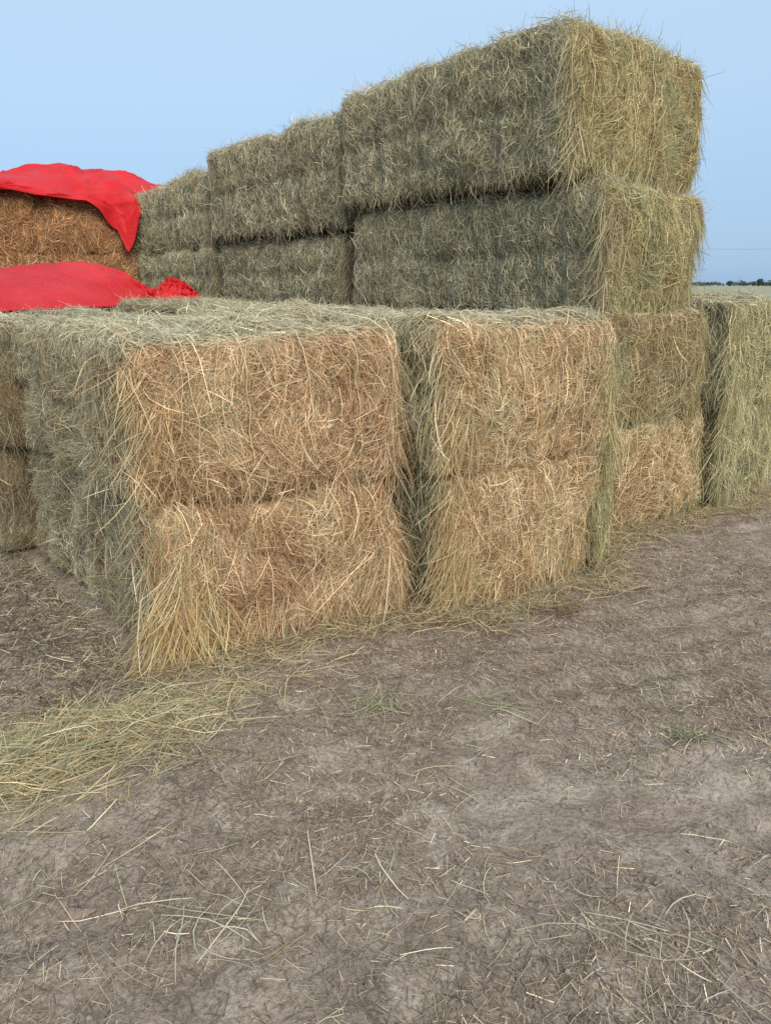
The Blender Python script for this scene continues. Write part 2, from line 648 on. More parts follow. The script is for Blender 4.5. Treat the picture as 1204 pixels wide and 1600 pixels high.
        P, N = self.surf(self.wrap(face, a, b))
        up = np.array([0, 0, 1.0])
        lat = np.zeros(3)
        lat[ea] = 1.0
        D = norm(-up * down + lat * (cd[i] + rng.normal(0, sway * 1.1, n) + 0.25 * rng.standard_t(2.5, n).clip(-4, 4))[:, None] + N * np.maximum(co[i] * 0.7 + rng.normal(0, 0.16, n), 0.02)[:, None])
        L = (length[0] * 0.6 + (length[1] - length[0] * 0.6) * rng.random(n) ** 2.6)
        k = 5
        width = width * 0.74
        t = np.linspace(0, 1, k)[None, :, None]
        curl = norm(np.cross(D, N)) * rng.normal(0, 0.28, n)[:, None]
        pts = P[:, None] + N[:, None] * lift + D[:, None] * L[:, None, None] * t + (curl * L[:, None])[:, None] * t ** 2
        pts = pts + (-up * 0.16)[None, None] * L[:, None, None] * t ** 2 - N[:, None] * (0.10 * L[:, None, None]) * t ** 2
        ph = rng.uniform(0, math.pi, n)[:, None]
        S = norm(np.cross(D, N))
        side = norm(S * np.cos(ph) + np.cross(S, D) * np.sin(ph))[:, None].repeat(k, 1)
        low = -self.root.location.z + 0.012
        pts[:, :, 2] = np.maximum(pts[:, :, 2], low + 0.01 * rng.random(n)[:, None])
        rb.add(pts, side, width * rng.uniform(0.6, 1.4, n), pick_tint(rng, n, pal, 0.2), taper=0.5)

    def wisps(self, rb, face, n, pal, at, length=(0.04, 0.14), width=0.0026, tilt=0.9):
        """single straws that stand off the surface"""
        rng = self.rng
        ax, sg, ea, eb = self.FACES[face]
        a = rng.uniform(at[0], at[1], n) * self.h[ea]
        b = rng.uniform(at[2], at[3], n) * self.h[eb]
        P, N = self.surf(self.wrap(face, a, b))
        D = norm(N + rng.normal(0, tilt, (n, 3)))
        L = length[0] + (length[1] - length[0]) * rng.random(n) ** 2
        k = 4
        t = np.linspace(0, 1, k)[None, :, None]
        C = rng.normal(0, 0.25, (n, 3)) * L[:, None]
        pts = P[:, None] + D[:, None] * L[:, None, None] * t + C[:, None] * t ** 2
        side = norm(np.cross(D, rng.normal(0, 1, (n, 3))))[:, None].repeat(k, 1)
        rb.add(pts, side, width * rng.uniform(0.6, 1.3, n), pick_tint(rng, n, pal, 0.2), taper=0.4)

    def add_twines(self):
        for tx in self.tw:
            m = 22
            x = tx * self.h[0] + 0.01 * np.cumsum(self.rng.normal(0, 0.35, m + 9))
            b = np.linspace(-0.97, 1.0, m) * self.h[2]
            p1, n1 = self.surf(self.wrap('front', x[:m], b))
            y = np.linspace(-0.97, -0.55, 9) * self.h[1]
            p2, n2 = self.surf(self.wrap('top', x[m:], y))
            p = np.concatenate([p1, p2])
            nn = np.concatenate([n1, n2])
            p = p + nn * (0.021 + 0.008 * np.sin(np.arange(len(p)) * 1.1 + self.seed)[:, None])
            T = norm(np.gradient(p, axis=0))
            S = norm(np.cross(T, nn))
            U = np.cross(S, T)
            r = 0.003
            ring = [p + r * (S * math.cos(g) + U * math.sin(g)) for g in (0.3, 1.87, 3.44, 5.01)]
            v = np.stack(ring, 1).reshape(-1, 3)
            q = []
            for i in range(len(p) - 1):
                for g in range(4):
                    q.append((i * 4 + g, i * 4 + (g + 1) % 4, i * 4 + 4 + (g + 1) % 4, i * 4 + 4 + g))
            link('twine', mesh_np('twine', v, np.array(q), smooth=True), M_TWINE, self.root)


def straws(bale, rb):
    rb.build('loose_straw', M_STRAW, bale.root, kind='stuff')


BODY_TAN = (0.15, 0.095, 0.045)  # body tones darker than the straw: shade between strands put into the colour
BODY_SIDE = (0.17, 0.15, 0.095)

# ---- front left pair
lowA = Bale('lower bale of the front left pair, straw spilling from its bottom left corner',
            (-0.05, 0.06), (-0.25, 1.28), (1.87, 0.07), (1.87, 1.26), 0.0, 0.72, 1, round_r=0.085)
upA = Bale('upper bale of the front left pair, orange tan end with a shaggy left edge',
           (0.0, 0.03), (-0.25, 1.30), (1.76, 0.05), (1.76, 1.27), 0.715, 1.44, 2, dz=(-0.02, 0.02, 0, 0), round_r=0.085)
for bl, pal in ((lowA, P_TAN), (upA, P_TAN)):
    bl.body(BODY_TAN)
    rb = Ribbons()
    bl.cover(rb, 'front', 9000, pal, (0.025, 0.12), 0.0026, 'any', segs=2, lift=0.014)
    bl.cover(rb, 'front', 6500, pal, (0.05, 0.20), 0.0028, 'swirl', lift=0.02)
    bl.cover(rb, 'front', 1300, pal, (0.18, 0.42), 0.0033, 'upright', segs=5, lift=0.03)
    bl.cover(rb, 'left', 17000, P_SIDE, (0.025, 0.10), 0.0027, 'chopped', segs=2, lift=0.02)
    bl.cover(rb, 'left', 1500, P_SIDE, (0.08, 0.2), 0.0028, 'any', segs=3, lift=0.02)
    bl.cover(rb, 'right', 2500, P_SIDE, (0.06, 0.2), 0.004, 'upright', segs=2, region=(-1, 0, -1, 1))
    bl.wisps(rb, 'front', 300, P_FRINGE, (-1, 1, -1, 1), (0.05, 0.2))
    bl.wisps(rb, 'left', 300, P_FRINGE, (-1, 0.5, -1, 1), (0.04, 0.14))
    # thick shaggy corner
    bl.hang(rb, 'front', 380, P_FRINGE, (-1.03, -0.84, -0.7, 0.95), (0.08, 0.34), 0.0042, out=0.15, clumps=40)
    bl.hang(rb, 'front', 420, pal, (-1.03, -0.7, -0.7, 0.95), (0.08, 0.3), 0.004, out=0.15, sway=0.5, clumps=40)
    bl.hang(rb, 'front', 600, pal, (0.86, 1.02, -0.6, 0.95), (0.12, 0.36), 0.004, out=0.15, clumps=14)
    bl.hang(rb, 'front', 500, P_FRINGE, (-0.7, 0.8, 0.7, 1.0), (0.08, 0.3), 0.0038, out=0.12, clumps=22)
    bl.hang(rb, 'left', 380, P_SIDE, (-1.0, -0.4, -0.8, 0.9), (0.08, 0.26), 0.004, out=0.3, sway=0.8, clumps=30)
    if bl is lowA:
        bl.hang(rb, 'front', 900, P_FRINGE, (-1.02, -0.66, -0.55, 0.0), (0.22, 0.5), 0.0048, out=0.42, sway=0.28, clumps=22)
        bl.hang(rb, 'front', 500, P_TAN, (0.88, 1.03, -0.3, 0.5), (0.3, 0.5), 0.004, out=0.12, clumps=10)
        bl.hang(rb, 'front', 1200, P_TAN, (-0.6, 0.9, -0.8, -0.4), (0.1, 0.3), 0.004, out=0.35, clumps=30)
    else:
        bl.cover(rb, 'top', 9000, P_TOP, (0.06, 0.22), 0.0036, 'any', lift=0.02)
        bl.wisps(rb, 'top', 700, P_TOP, (-1, 1, -1, 1), (0.03, 0.1), tilt=1.5)
        bl.hang(rb, 'left', 55, P_FRINGE, (-0.98, -0.6, 0.2, 0.7), (0.16, 0.36), 0.0048, out=0.9, sway=0.9, clumps=5, down=0.3)
        bl.hang(rb, 'front', 380, pal, (-0.9, 0.95, -0.95, -0.65), (0.08, 0.3), 0.0038, out=0.15, clumps=34)
    straws(bl, rb)
    bl.add_twines()

# ---- bales behind them along the left edge
lowG = Bale('lower brown ended bale at the left edge, behind the front left pair',
            (1.93, -0.15), (1.95, 1.1), (4.2, -0.15), (4.2, 1.1), 0.0, 0.72, 3)
upG = Bale('upper bale at the left edge, behind the front left pair',
           (1.83, -0.16), (1.85, 1.2), (4.2, -0.14), (4.2, 1.2), 0.715, 1.43, 4)
for bl in (lowG, upG):
    bl.body(BODY_TAN)
    rb = Ribbons()
    bl.cover(rb, 'front', 2500, P_SIDEBROWN, (0.04, 0.2), 0.0036, 'upright', region=(-1.05, -0.4, -1, 1))
    bl.hang(rb, 'front', 250, P_SIDEBROWN, (-1.03, -0.8, -0.6, 0.95), (0.1, 0.3), 0.004, out=0.1, clumps=12)
    bl.cover(rb, 'left', 5000, P_SIDE, (0.05, 0.15), 0.004, 'upright', segs=2)
    if bl is upG:
        bl.cover(rb, 'top', 6000, P_TOP, (0.06, 0.2), 0.0045, 'any', segs=2, lift=0.02)
    straws(bl, rb)

# ---- second pair
lowB = Bale('lower bale of the second pair from the left, golden end on the bare ground',
            (-0.42, 1.45), (-0.48, 2.52), (1.95, 1.45), (1.95, 2.6), 0.0, 0.73, 5, round_r=0.085)
upB = Bale('upper bale of the second pair from the left, golden end with upright twine lines',
           (-0.40, 1.42), (-0.49, 2.63), (1.95, 1.42), (1.95, 2.6), 0.725, 1.47, 6, round_r=0.085)
for bl in (lowB, upB):
    bl.body(BODY_TAN)
    rb = Ribbons()
    bl.cover(rb, 'front', 8500, P_GOLD, (0.025, 0.12), 0.0029, 'any', segs=2, lift=0.014)
    bl.cover(rb, 'front', 6000, P_GOLD, (0.05, 0.20), 0.0029, 'swirl', lift=0.02)
    bl.cover(rb, 'front', 900, P_GOLD, (0.18, 0.36), 0.0035, 'upright', segs=5, lift=0.025)
    bl.cover(rb, 'left', 5500, P_WALL, (0.05, 0.18), 0.0034, 'upright', segs=2, region=(-1, -0.3, -1, 1))
    bl.wisps(rb, 'front', 300, P_FRINGE, (-1, 1, -1, 1), (0.05, 0.18))
    bl.hang(rb, 'front', 420, P_FRINGE, (-1.03, -0.86, -0.7, 0.95), (0.08, 0.34), 0.0042, out=0.14, clumps=36)
    bl.hang(rb, 'front', 400, P_GOLD, (-1.03, -0.8, -0.7, 0.95), (0.08, 0.3), 0.004, out=0.14, sway=0.45, clumps=36)
    bl.hang(rb, 'left', 400, P_WALL, (-1.0, -0.6, -0.8, 0.9), (0.1, 0.3), 0.004, out=0.15, clumps=12)
    bl.hang(rb, 'front', 450, P_OLIVE, (0.88, 1.03, -0.7, 0.95), (0.12, 0.4), 0.0042, out=0.14, clumps=16)
    bl.hang(rb, 'front', 400, P_GOLD, (-0.7, 0.8, 0.7, 1.0), (0.08, 0.26), 0.0038, out=0.1, clumps=18)
    if bl is lowB:
        bl.hang(rb, 'front', 300, P_FRINGE, (-1.02, -0.84, -0.5, 0.2), (0.25, 0.45), 0.0042, out=0.22, clumps=9)
        bl.hang(rb, 'front', 700, P_GOLD, (-0.6, 0.9, -0.8, -0.5), (0.1, 0.25), 0.004, out=0.3, clumps=24)
    else:
        bl.cover(rb, 'top', 7000, P_TOP, (0.06, 0.22), 0.004, 'any', lift=0.02)
        bl.wisps(rb, 'top', 600, P_TOP, (-1, 1, -1, 1), (0.03, 0.1), tilt=1.5)
        bl.hang(rb, 'front', 220, P_GREEN, (0.9, 1.04, 0.2, 1.0), (0.12, 0.34), 0.0042, out=0.1, clumps=6)
    straws(bl, rb)
    bl.add_twines()

# thin slab of loose hay standing in the gap right of the second pair
slab = Bale('narrow greenish slab of hay standing upright beside the lower golden bale',
            (-0.47, 2.60), (-0.44, 2.76), (0.4, 2.62), (0.4, 2.76), 0.0, 0.78, 7, twines=(), round_r=0.04)
slab.root.name = 'hay_flake'
slab.root['category'] = 'hay flake'
del slab.root['group']
slab.body(BODY_SIDE, (10, 16, 14))
rb = Ribbons()
slab.cover(rb, 'front', 1700, P_GREEN, (0.05, 0.2), 0.0034, 'chopped')
slab.cover(rb, 'left', 2500, P_SIDEBROWN, (0.08, 0.25), 0.0036, 'upright', segs=2)
slab.hang(rb, 'front', 420, P_OLIVE, (-1, 1, -0.6, 1.0), (0.06, 0.26), 0.004, out=0.15, clumps=16)
straws(slab, rb)

# ---- rows behind, only their tops show
upB2 = Bale('bale in the middle of the low stack, pale top showing behind the second pair',
            (1.98, 1.3), (1.98, 2.85), (4.35, 1.3), (4.35, 2.85), 0.72, 1.46, 8)
upB3 = Bale('bale at the back of the low stack, pale top below the tall wall',
            (4.38, 1.3), (4.38, 2.9), (6.8, 1.3), (6.8, 2.9), 0.72, 1.47, 9)
upH = Bale('bale under the lower red sheet at the left edge of the low stack',
           (4.33, -0.1), (4.33, 1.25), (6.6, -0.1), (6.6, 1.25), 0.72, 1.44, 10)
lowH = Bale('bottom bale below the lower red sheet, last in the leftmost row',
            (4.25, -0.15), (4.25, 1.25), (6.6, -0.15), (6.6, 1.25), 0.0, 0.72, 41)
for bl, nn in ((upB2, 9000), (upB3, 7000), (upH, 1500), (lowH, 300)):
    bl.body(BODY_TAN)
    rb = Ribbons()
    bl.cover(rb, 'top', nn, P_TOP, (0.06, 0.22), 0.0045, 'any', segs=2, lift=0.022)
    if bl in (upH, lowH):
        bl.cover(rb, 'left', 3500, P_SIDE, (0.04, 0.14), 0.0045, 'chopped', segs=2)
    bl.wisps(rb, 'top', 600, P_TOP, (-1, 1, -1, 1), (0.03, 0.12), 0.0035, tilt=1.5)
    straws(bl, rb)

flat = Bale('flat flake of dark green hay lying loose before the lower red sheet',
            (2.55, 1.05), (2.35, 1.62), (2.95, 1.1), (2.8, 1.6), 1.44, 1.525, 40, twines=(), round_r=0.03)
flat.root.name = 'hay_flake'
flat.root['category'] = 'hay flake'
del flat.root['group']
flat.body(BODY_SIDE, (14, 12, 8))
rb = Ribbons()
flat.cover(rb, 'front', 700, P_SIDE, (0.05, 0.18), 0.004, 'any', segs=2, lift=0.02)
flat.cover(rb, 'left', 500, P_SIDE, (0.05, 0.18), 0.004, 'any', segs=2, lift=0.02)
flat.cover(rb, 'top', 1100, P_TOP + P_SIDE, (0.05, 0.2), 0.004, 'any', segs=2, lift=0.02)
flat.wisps(rb, 'top', 150, P_TOP, (-1, 1, -1, 1), (0.03, 0.1), 0.003, tilt=1.5)
straws(flat, rb)

# ---- third pair and the tall stack on it
lowC = Bale('lower bale of the third pair, tan end at the foot of the tall stack',
            (-0.13, 2.9), (-0.17, 4.30), (2.3, 2.9), (2.3, 4.25), 0.0, 0.73, 11)
upC = Bale('upper bale of the third pair, grey tan end right under the tall stack',
           (-0.10, 2.85), (-0.12, 4.22), (2.3, 2.9), (2.3, 4.2), 0.725, 1.47, 12)
for bl, pal in ((lowC, P_GOLD), (upC, P_DIM)):
    bl.body(BODY_TAN)
    rb = Ribbons()
    bl.cover(rb, 'front', 6500, pal, (0.03, 0.13), 0.0035, 'any', segs=2, lift=0.014)
    bl.cover(rb, 'front', 4500, pal, (0.06, 0.24), 0.0034, 'swirl', lift=0.024)
    bl.cover(rb, 'top', 1500, P_TOP, (0.06, 0.22), 0.004, 'any', segs=2, region=(-1, 1, -1, -0.7))
    bl.hang(rb, 'front', 900, P_OLIVE, (-0.9, 1.0, 0.5, 1.0), (0.1, 0.3), 0.0042, out=0.14, clumps=26)
    bl.hang(rb, 'front', 600, P_OLIVE, (0.85, 1.03, -0.6, 0.95), (0.1, 0.34), 0.0042, out=0.12, clumps=14)
    bl.hang(rb, 'front', 500, P_GREEN, (-0.7, 0.95, -0.95, -0.6), (0.08, 0.25), 0.0042, out=0.25, clumps=20)
    bl.wisps(rb, 'front', 250, P_FRINGE, (-1, 1, -1, 1), (0.05, 0.18), 0.0035)
    straws(bl, rb)
    bl.add_twines()

# ---- fourth pair and the one cut by the right edge
lowD = Bale('lower bale of the fourth pair, yellow green end standing on the ground at the right',
            (-0.30, 4.36), (-0.15, 5.50), (2.6, 4.45), (2.6, 5.5), 0.0, 0.77, 13)
upD = Bale('upper bale of the fourth pair, yellow green end with the field behind its top',
           (-0.28, 4.33), (-0.18, 5.52), (2.6, 4.45), (2.6, 5.5), 0.765, 1.54, 14)
lowE = Bale('lower bale cut off by the right edge of the photo',
            (0.05, 5.66), (0.05, 6.85), (2.4, 5.66), (2.4, 6.85), 0.0, 0.74, 15)
upE = Bale('upper bale cut off by the right edge of the photo',
           (-0.1, 5.62), (-0.1, 6.8), (2.4, 5.66), (2.4, 6.8), 0.735, 1.5, 16)
for bl in (lowD, upD, lowE, upE):
    bl.body(BODY_SIDE)
    rb = Ribbons()
    big = bl in (lowD, upD)
    bl.cover(rb, 'front', 6500 if big else 4000, P_GREEN, (0.05, 0.2), 0.0042, 'swirl')
    bl.cover(rb, 'left', 3500, P_WALL, (0.05, 0.18), 0.0038, 'upright', segs=2, region=(-1, -0.3, -1, 1))
    bl.hang(rb, 'left', 500, P_WALL, (-1.0, -0.7, -0.8, 0.95), (0.08, 0.3), 0.004, out=0.25, sway=0.5, clumps=24)
    bl.hang(rb, 'front', 600, P_GREEN, (-1.05, -0.84, -0.7, 0.95), (0.1, 0.36), 0.0045, out=0.14, clumps=30)
    bl.hang(rb, 'front', 500, P_GREEN, (-0.7, 1.0, 0.6, 1.0), (0.1, 0.3), 0.0042, out=0.12, clumps=20)
    bl.hang(rb, 'front', 400, P_GREEN, (-0.9, 1.0, -0.9, -0.5), (0.1, 0.3), 0.0042, out=0.25, clumps=20)
    bl.cover(rb, 'top', 2500, P_TOP, (0.06, 0.22), 0.0045, 'any', segs=2, lift=0.02, region=(-1, 1, -1, 0))
    bl.wisps(rb, 'top', 200, P_TOP, (-1, 1, -1, 0), (0.04, 0.12), 0.0035)
    straws(bl, rb)
    if big:
        bl.add_twines()

# ---- tall stack: third and fourth layers
l3T = Bale('yellow ended bale under the highest bale at the near corner of the tall stack',
           (-0.03, 3.09), (0.0, 4.16), (2.60, 3.09), (2.6, 4.16), 1.46, 2.225, 17, round_r=0.09, rough=0.9, dz=(0.03, 0.045, 0.0, 0.0))
l4T = Bale('highest bale at the near corner of the tall stack, tousled yellow end against the sky',
           (0.16, 2.97), (0.2, 4.05), (2.62, 3.0), (2.62, 4.05), 2.29, 3.19, 18, round_r=0.11, rough=1.0, top_shift=(0.02, 0.1), dz=(0.02, 0.05, -0.05, 0.0))
l3S = Bale('third layer bale of the tall wall, middle of its grey green side',
           (2.76, 3.09), (2.76, 4.2), (5.15, 3.09), (5.15, 4.2), 1.46, 2.07, 19, round_r=0.11, rough=0.9)
l4S = Bale('fourth layer bale of the tall wall, a step lower than the highest bale',
           (2.66, 3.03), (2.66, 4.2), (5.14, 3.0), (5.14, 4.2), 2.13, 3.03, 20, round_r=0.10, dz=(0.02, 0.0, -0.01, -0.01), rough=0.9)
l3R = Bale('third layer bale at the far end of the wall, behind the lower red sheet',
           (5.24, 3.08), (5.24, 4.2), (7.9, 3.08), (7.9, 4.2), 1.46, 2.02, 21)
l4R = Bale('fourth layer bale at the far end of the tall wall beside the upper red sheet',
           (5.24, 3.08), (5.24, 4.2), (7.9, 3.08), (7.9, 4.2), 2.03, 2.80, 22, round_r=0.15, rough=0.9, dz=(0.11, 0.1, -0.02, -0.02))
l3K = Bale('third layer bale set back right of the tall stack, only a strip showing',
           (0.85, 4.4), (0.85, 5.62), (3.2, 4.4), (3.2, 5.6), 1.50, 2.36, 23, rough=1.1)
l4K = Bale('fourth layer bale set back right of the tall stack, shaggy against the sky',
           (0.74, 4.2), (0.76, 5.34), (3.2, 4.25), (3.2, 5.3), 2.37, 3.40, 24, rough=1.2, round_r=0.1)
for bl in (l3T, l4T, l3S, l4S, l3R, l4R, l3K, l4K):
    bl.body(BODY_SIDE)
    rb = Ribbons()
    if bl in (l3T, l4T, l3K, l4K):
        pal = P_DIM if bl is l3K else P_OLIVE
        bl.cover(rb, 'front', 7500, pal, (0.03, 0.13), 0.0036, 'any', segs=2, lift=0.014)
        bl.cover(rb, 'front', 5500, pal, (0.06, 0.23), 0.0035, 'swirl', lift=0.022)
        bl.hang(rb, 'front', 380, P_OLIVE, (-1.03, -0.84, -0.6, 0.98), (0.1, 0.36), 0.0046, out=0.12, clumps=34)
        bl.hang(rb, 'front', 350, P_SIDE, (-1.03, -0.85, -0.6, 0.98), (0.1, 0.3), 0.0046, out=0.1, clumps=34)
        bl.hang(rb, 'front', 600, P_OLIVE, (0.8, 1.03, -0.8, 0.95), (0.1, 0.3), 0.0044, out=0.2, clumps=20)
        bl.hang(rb, 'front', 700, P_OLIVE, (-0.8, 1.0, -0.95, -0.6), (0.08, 0.24), 0.0044, out=0.25, clumps=22)
        bl.wisps(rb, 'front', 500, P_OLIVE, (-1.03, 1.03, -1, 1), (0.05, 0.16), 0.0034)
        bl.wisps(rb, 'right', 600, P_OLIVE, (-1.03, -0.3, -1, 1.02), (0.04, 0.14), 0.0034)
        bl.add_twines()
    if bl not in (l3K, l4K):
        near = bl in (l3T, l4T)
        bl.cover(rb, 'left', 17000 if near else 12000, P_WALL, (0.025, 0.11), 0.0034 if near else 0.0044, 'chopped', segs=2, lift=0.014)
        bl.cover(rb, 'left', 1600, P_WALL, (0.08, 0.2), 0.0034 if near else 0.0044, 'upright', segs=3, lift=0.022)
        bl.hang(rb, 'left', 900, P_WALL, (-1, 1, -1.0, -0.9), (0.04, 0.13), 0.004, out=0.5, clumps=70, sway=0.8)
        bl.hang(rb, 'left', 350, P_WALL, (-1, 1, 0.7, 1.0), (0.06, 0.2), 0.0045, out=0.15, clumps=40)
        bl.wisps(rb, 'left', 250, P_WALL, (-1, 1, -1, 1), (0.05, 0.14), 0.0036)
    bl.hang(rb, 'front', 500, P_SIDEBROWN, (-1.04, -0.85, -0.8, 0.95), (0.1, 0.3), 0.0045, out=0.12, clumps=14)
    bl.cover(rb, 'top', 2500, P_SIDE, (0.06, 0.22), 0.0046, 'any', segs=2, lift=0.03, region=(-1.02, 0, -1, 1))
    bl.wisps(rb, 'top', 900, P_SIDE, (-1.03, -0.5, -1, 1), (0.02, 0.12), 0.003, tilt=1.2)
    bl.wisps(rb, 'top', 250, P_SIDE, (-1, 1, -1.02, -0.9), (0.03, 0.14), 0.003, tilt=1.0)
    straws(bl, rb)

# ---- brown stack under the upper sheet
spec = [('brown bale under the upper red sheet, beside the grey green wall', 1.78, 3.05, 2.03, 2.66, 25),
        ('brown bale under the upper red sheet, cut off by the left edge', 0.5, 1.80, 2.03, 2.70, 26),
        ('brown bale between the two red sheets, beside the grey green wall', 1.75, 3.06, 1.45, 2.05, 27),
        ('brown bale between the two red sheets, at the left edge', 0.5, 1.78, 1.45, 2.05, 28)]
for lab, v0, v1, z0, z1, sd_ in spec:
    bl = Bale(lab, (7.50, v0), (7.46, v1), (10.0, v0), (10.0, v1), z0, z1, sd_, round_r=0.035, rough=0.7, twines=())
    bl.body((0.22, 0.115, 0.055))
    rb = Ribbons()
    bl.cover(rb, 'front', 5200, P_BROWN, (0.07, 0.26), 0.006, 'swirl', lift=0.02)
    bl.hang(rb, 'front', 500, P_BROWN, (-1, 1, -1.0, 1.0), (0.1, 0.3), 0.006, out=0.14, clumps=25)
    bl.wisps(rb, 'front', 200, P_BROWN, (-1, 1, -1, 1), (0.05, 0.16), 0.005)
    straws(bl, rb)

# ------------------------------------------------------------------ red sheets
def sheet(name, grid, mat, parent=None, thick=0.004, **props):
    ny_, nx_, _ = grid.shape
    k = (np.arange(ny_ - 1)[:, None] * nx_ + np.arange(nx_ - 1)[None, :]).ravel()
    me = mesh_np(name, grid.reshape(-1, 3), np.stack([k, k + 1, k + nx_ + 1, k + nx_], 1), smooth=True)
    o = link(name, me, mat, parent, **props)
    sm = o.modifiers.new('thickness', 'SOLIDIFY')
    sm.thickness = thick
    return o


def interp(x, xs, ys):
    return np.interp(x, xs, ys)


# upper sheet: over the brown stack, front edge hangs lowest at the right corner
NS, NT = 280, 130
s = np.linspace(0.3, 4.3, NS)                      # along v
G = np.zeros((NT, NS, 3))
crest = interp(s, [0.3, 1.2, 1.75, 2.2, 2.6, 3.0, 3.4, 3.8, 4.3], [2.84, 2.92, 3.02, 3.17, 3.20, 3.15, 3.08, 3.02, 2.90])
fz = interp(s, [0.3, 1.6, 2.2, 2.6, 2.8, 3.0, 3.2, 4.3], [2.80, 2.76, 2.70, 2.68, 2.66, 2.64, 2.66, 2.70])
hangd = interp(s, [0.3, 1.5, 1.8, 2.2, 2.4, 2.55, 2.7, 2.8, 2.89, 2.96, 3.05, 4.3], [0.03, 0.03, 0.05, 0.03, 0.04, 0.12, 0.26, 0.30, 0.60, 0.48, 0.15, 0.1])
for j in range(NT):
    t = j / (NT - 1)
    if t < 0.45:                                   # back slope
        k = t / 0.45
        uu = 10.2 - 1.5 * k
        zz = 2.7 + (crest - 2.7) * np.sin(k * math.pi / 2)
    elif t < 0.75:                                 # crest down to the front edge
        k = (t - 0.45) / 0.30
        uu = 8.7 - 1.32 * k
        zz = crest + (fz - crest) * (k ** 1.6)
    else:                                          # hanging hem
        k = (t - 0.75) / 0.25
        uu = 7.38 - 0.06 * np.sin(k * math.pi / 2)
        zz = fz - hangd * k
    vv = s + 0.0 * s
    p = np.stack([s, np.full(NS, t * 3.0), np.zeros(NS)], 1)
    pw = p + 0.12 * np.stack([vnoise(p, 2.2, 74), vnoise(p, 2.2, 75), 0 * s], 1)
    wr = 0.07 * vnoise(p, 1.7, 71) + 0.05 * (1 - np.abs(vnoise(pw, 2.6, 72)) * 2) + 0.022 * (1 - 2 * np.abs(vnoise(pw, 6.5, 73)))
    # folds that run down into the hanging corner
    fold = 0.075 * np.sin((s - 2.9) * 16 / (0.55 + t)) * np.exp(-((s - 2.95) / 0.5) ** 2) * t
    x, y = uv2w(uu - (wr * 0.6 + fold) * (t > 0.5), vv)
    G[j, :, 0], G[j, :, 1], G[j, :, 2] = x, y, zz + wr * (1.0 if t < 0.75 else 1 - k) + fold * 0.4
sheet('tarpaulin', G, M_TARP, label='upper red sheet draped over the brown bales, torn corner hanging down', category='tarpaulin', group='red sheets on the stack')

# lower sheet: a low swelling over the back of the low stack
NS, NT = 260, 130
G = np.zeros((NT, NS, 3))
s = np.linspace(-0.36, 2.02, NS)
front_u = interp(s, [-1.2, 0.2, 1.0, 1.6, 2.02], [2.2, 2.85, 3.35, 3.85, 4.25])
top_z = interp(s, [-0.36, -0.2, 0.0, 0.3, 1.2, 1.5, 1.75, 2.02], [1.05, 1.52, 1.70, 1.75, 1.79, 1.82, 1.75, 1.57])
for j in range(NT):
    t = j / (NT - 1)
    span = interp(s, [-1.2, 1.4, 2.02], [3.4, 2.6, 0.55])
    uu = front_u + span * t
    shape = np.minimum(1, 1 - (1 - np.clip(t / 0.55, 0, 1)) ** 2.4) * np.clip((1 - t) / 0.12, 0, 1) ** 0.6
    bottom = np.where(s < -0.12, 1.475 - np.clip((-0.12 - s) * 2.6, 0, 0.6), 1.475)
    p = np.stack([s, np.full(NS, t * 2.4), np.zeros(NS)], 1)
    pw = p + 0.12 * np.stack([vnoise(p, 2.2, 85), vnoise(p, 2.2, 86), 0 * s], 1)
    wr = 0.03 * vnoise(p, 1.5, 81) + 0.034 * (1 - 2 * np.abs(vnoise(pw * np.array([1, 0.45, 1]), 3.4, 82))) ** 3 + 0.012 * (1 - 2 * np.abs(vnoise(pw, 8.5, 83)))
    rad = 0.02 * np.sin(np.arctan2(t - 0.35, (2.1 - s) * 0.8) * 13) * np.clip((s - 0.6) / 1.2, 0, 1)
    zz = bottom + (top_z - bottom) * shape + (wr + rad) * shape
    hem = 0.03 * vnoise(p, 3.0, 84)
    x, y = uv2w(uu + hem, s)
    G[j, :, 0], G[j, :, 1], G[j, :, 2] = x, y, zz
tx, ty = uv2w(4.0, 1.0)
lower = empty('tarpaulin', (tx, ty, 1.46), 0, label='lower red sheet bulging on the low stack, bunched at its right end', category='tarpaulin', group='red sheets on the stack')
sheet('cover_sheet', G - np.array([tx, ty, 1.46]), M_TARP, lower)
# the bunched end: the sheet is crumpled into a low pleated tail
NR, NC = 60, 120
G = np.zeros((NR, NC, 3))
t = np.linspace(0, 1, NC)                          # along the tail
half = interp(t, [0, 0.12, 0.25, 0.5, 0.8, 0.95, 1.0], [0.20, 0.16, 0.13, 0.17, 0.15, 0.09, 0.02])
high = interp(t, [0, 0.12, 0.25, 0.45, 0.7, 0.9, 1.0], [0.13, 0.10, 0.085, 0.155, 0.14, 0.07, 0.01])
for j in range(NR):
    k = -1 + 2 * j / (NR - 1)
    p = np.stack([t * 2.0, np.full(NC, k * 2.2), np.zeros(NC)], 1)
    pw = p + 0.25 * np.stack([vnoise(p, 2.0, 91), vnoise(p, 2.0, 92), 0 * t], 1)
    ridge = 1 - 2 * np.abs(vnoise(pw * np.array([0.8, 1.6, 1]), 2.2, 93))
    ridge2 = 1 - 2 * np.abs(vnoise(pw, 6.0, 94))
    prof = (1 - abs(k) ** 2.4)
    zz = 1.465 + high * prof * (1 + 0.55 * ridge + 0.2 * ridge2)
    x, y = uv2w(4.32 - 0.1 * t + half * k + 0.03 * ridge2 * half / 0.15, 1.84 + 0.60 * t + 0.04 * ridge * k)
    G[j, :, 0], G[j, :, 1], G[j, :, 2] = x - tx, y - ty, zz - 1.46
sheet('gathered_end', G, M_TARP, lower)

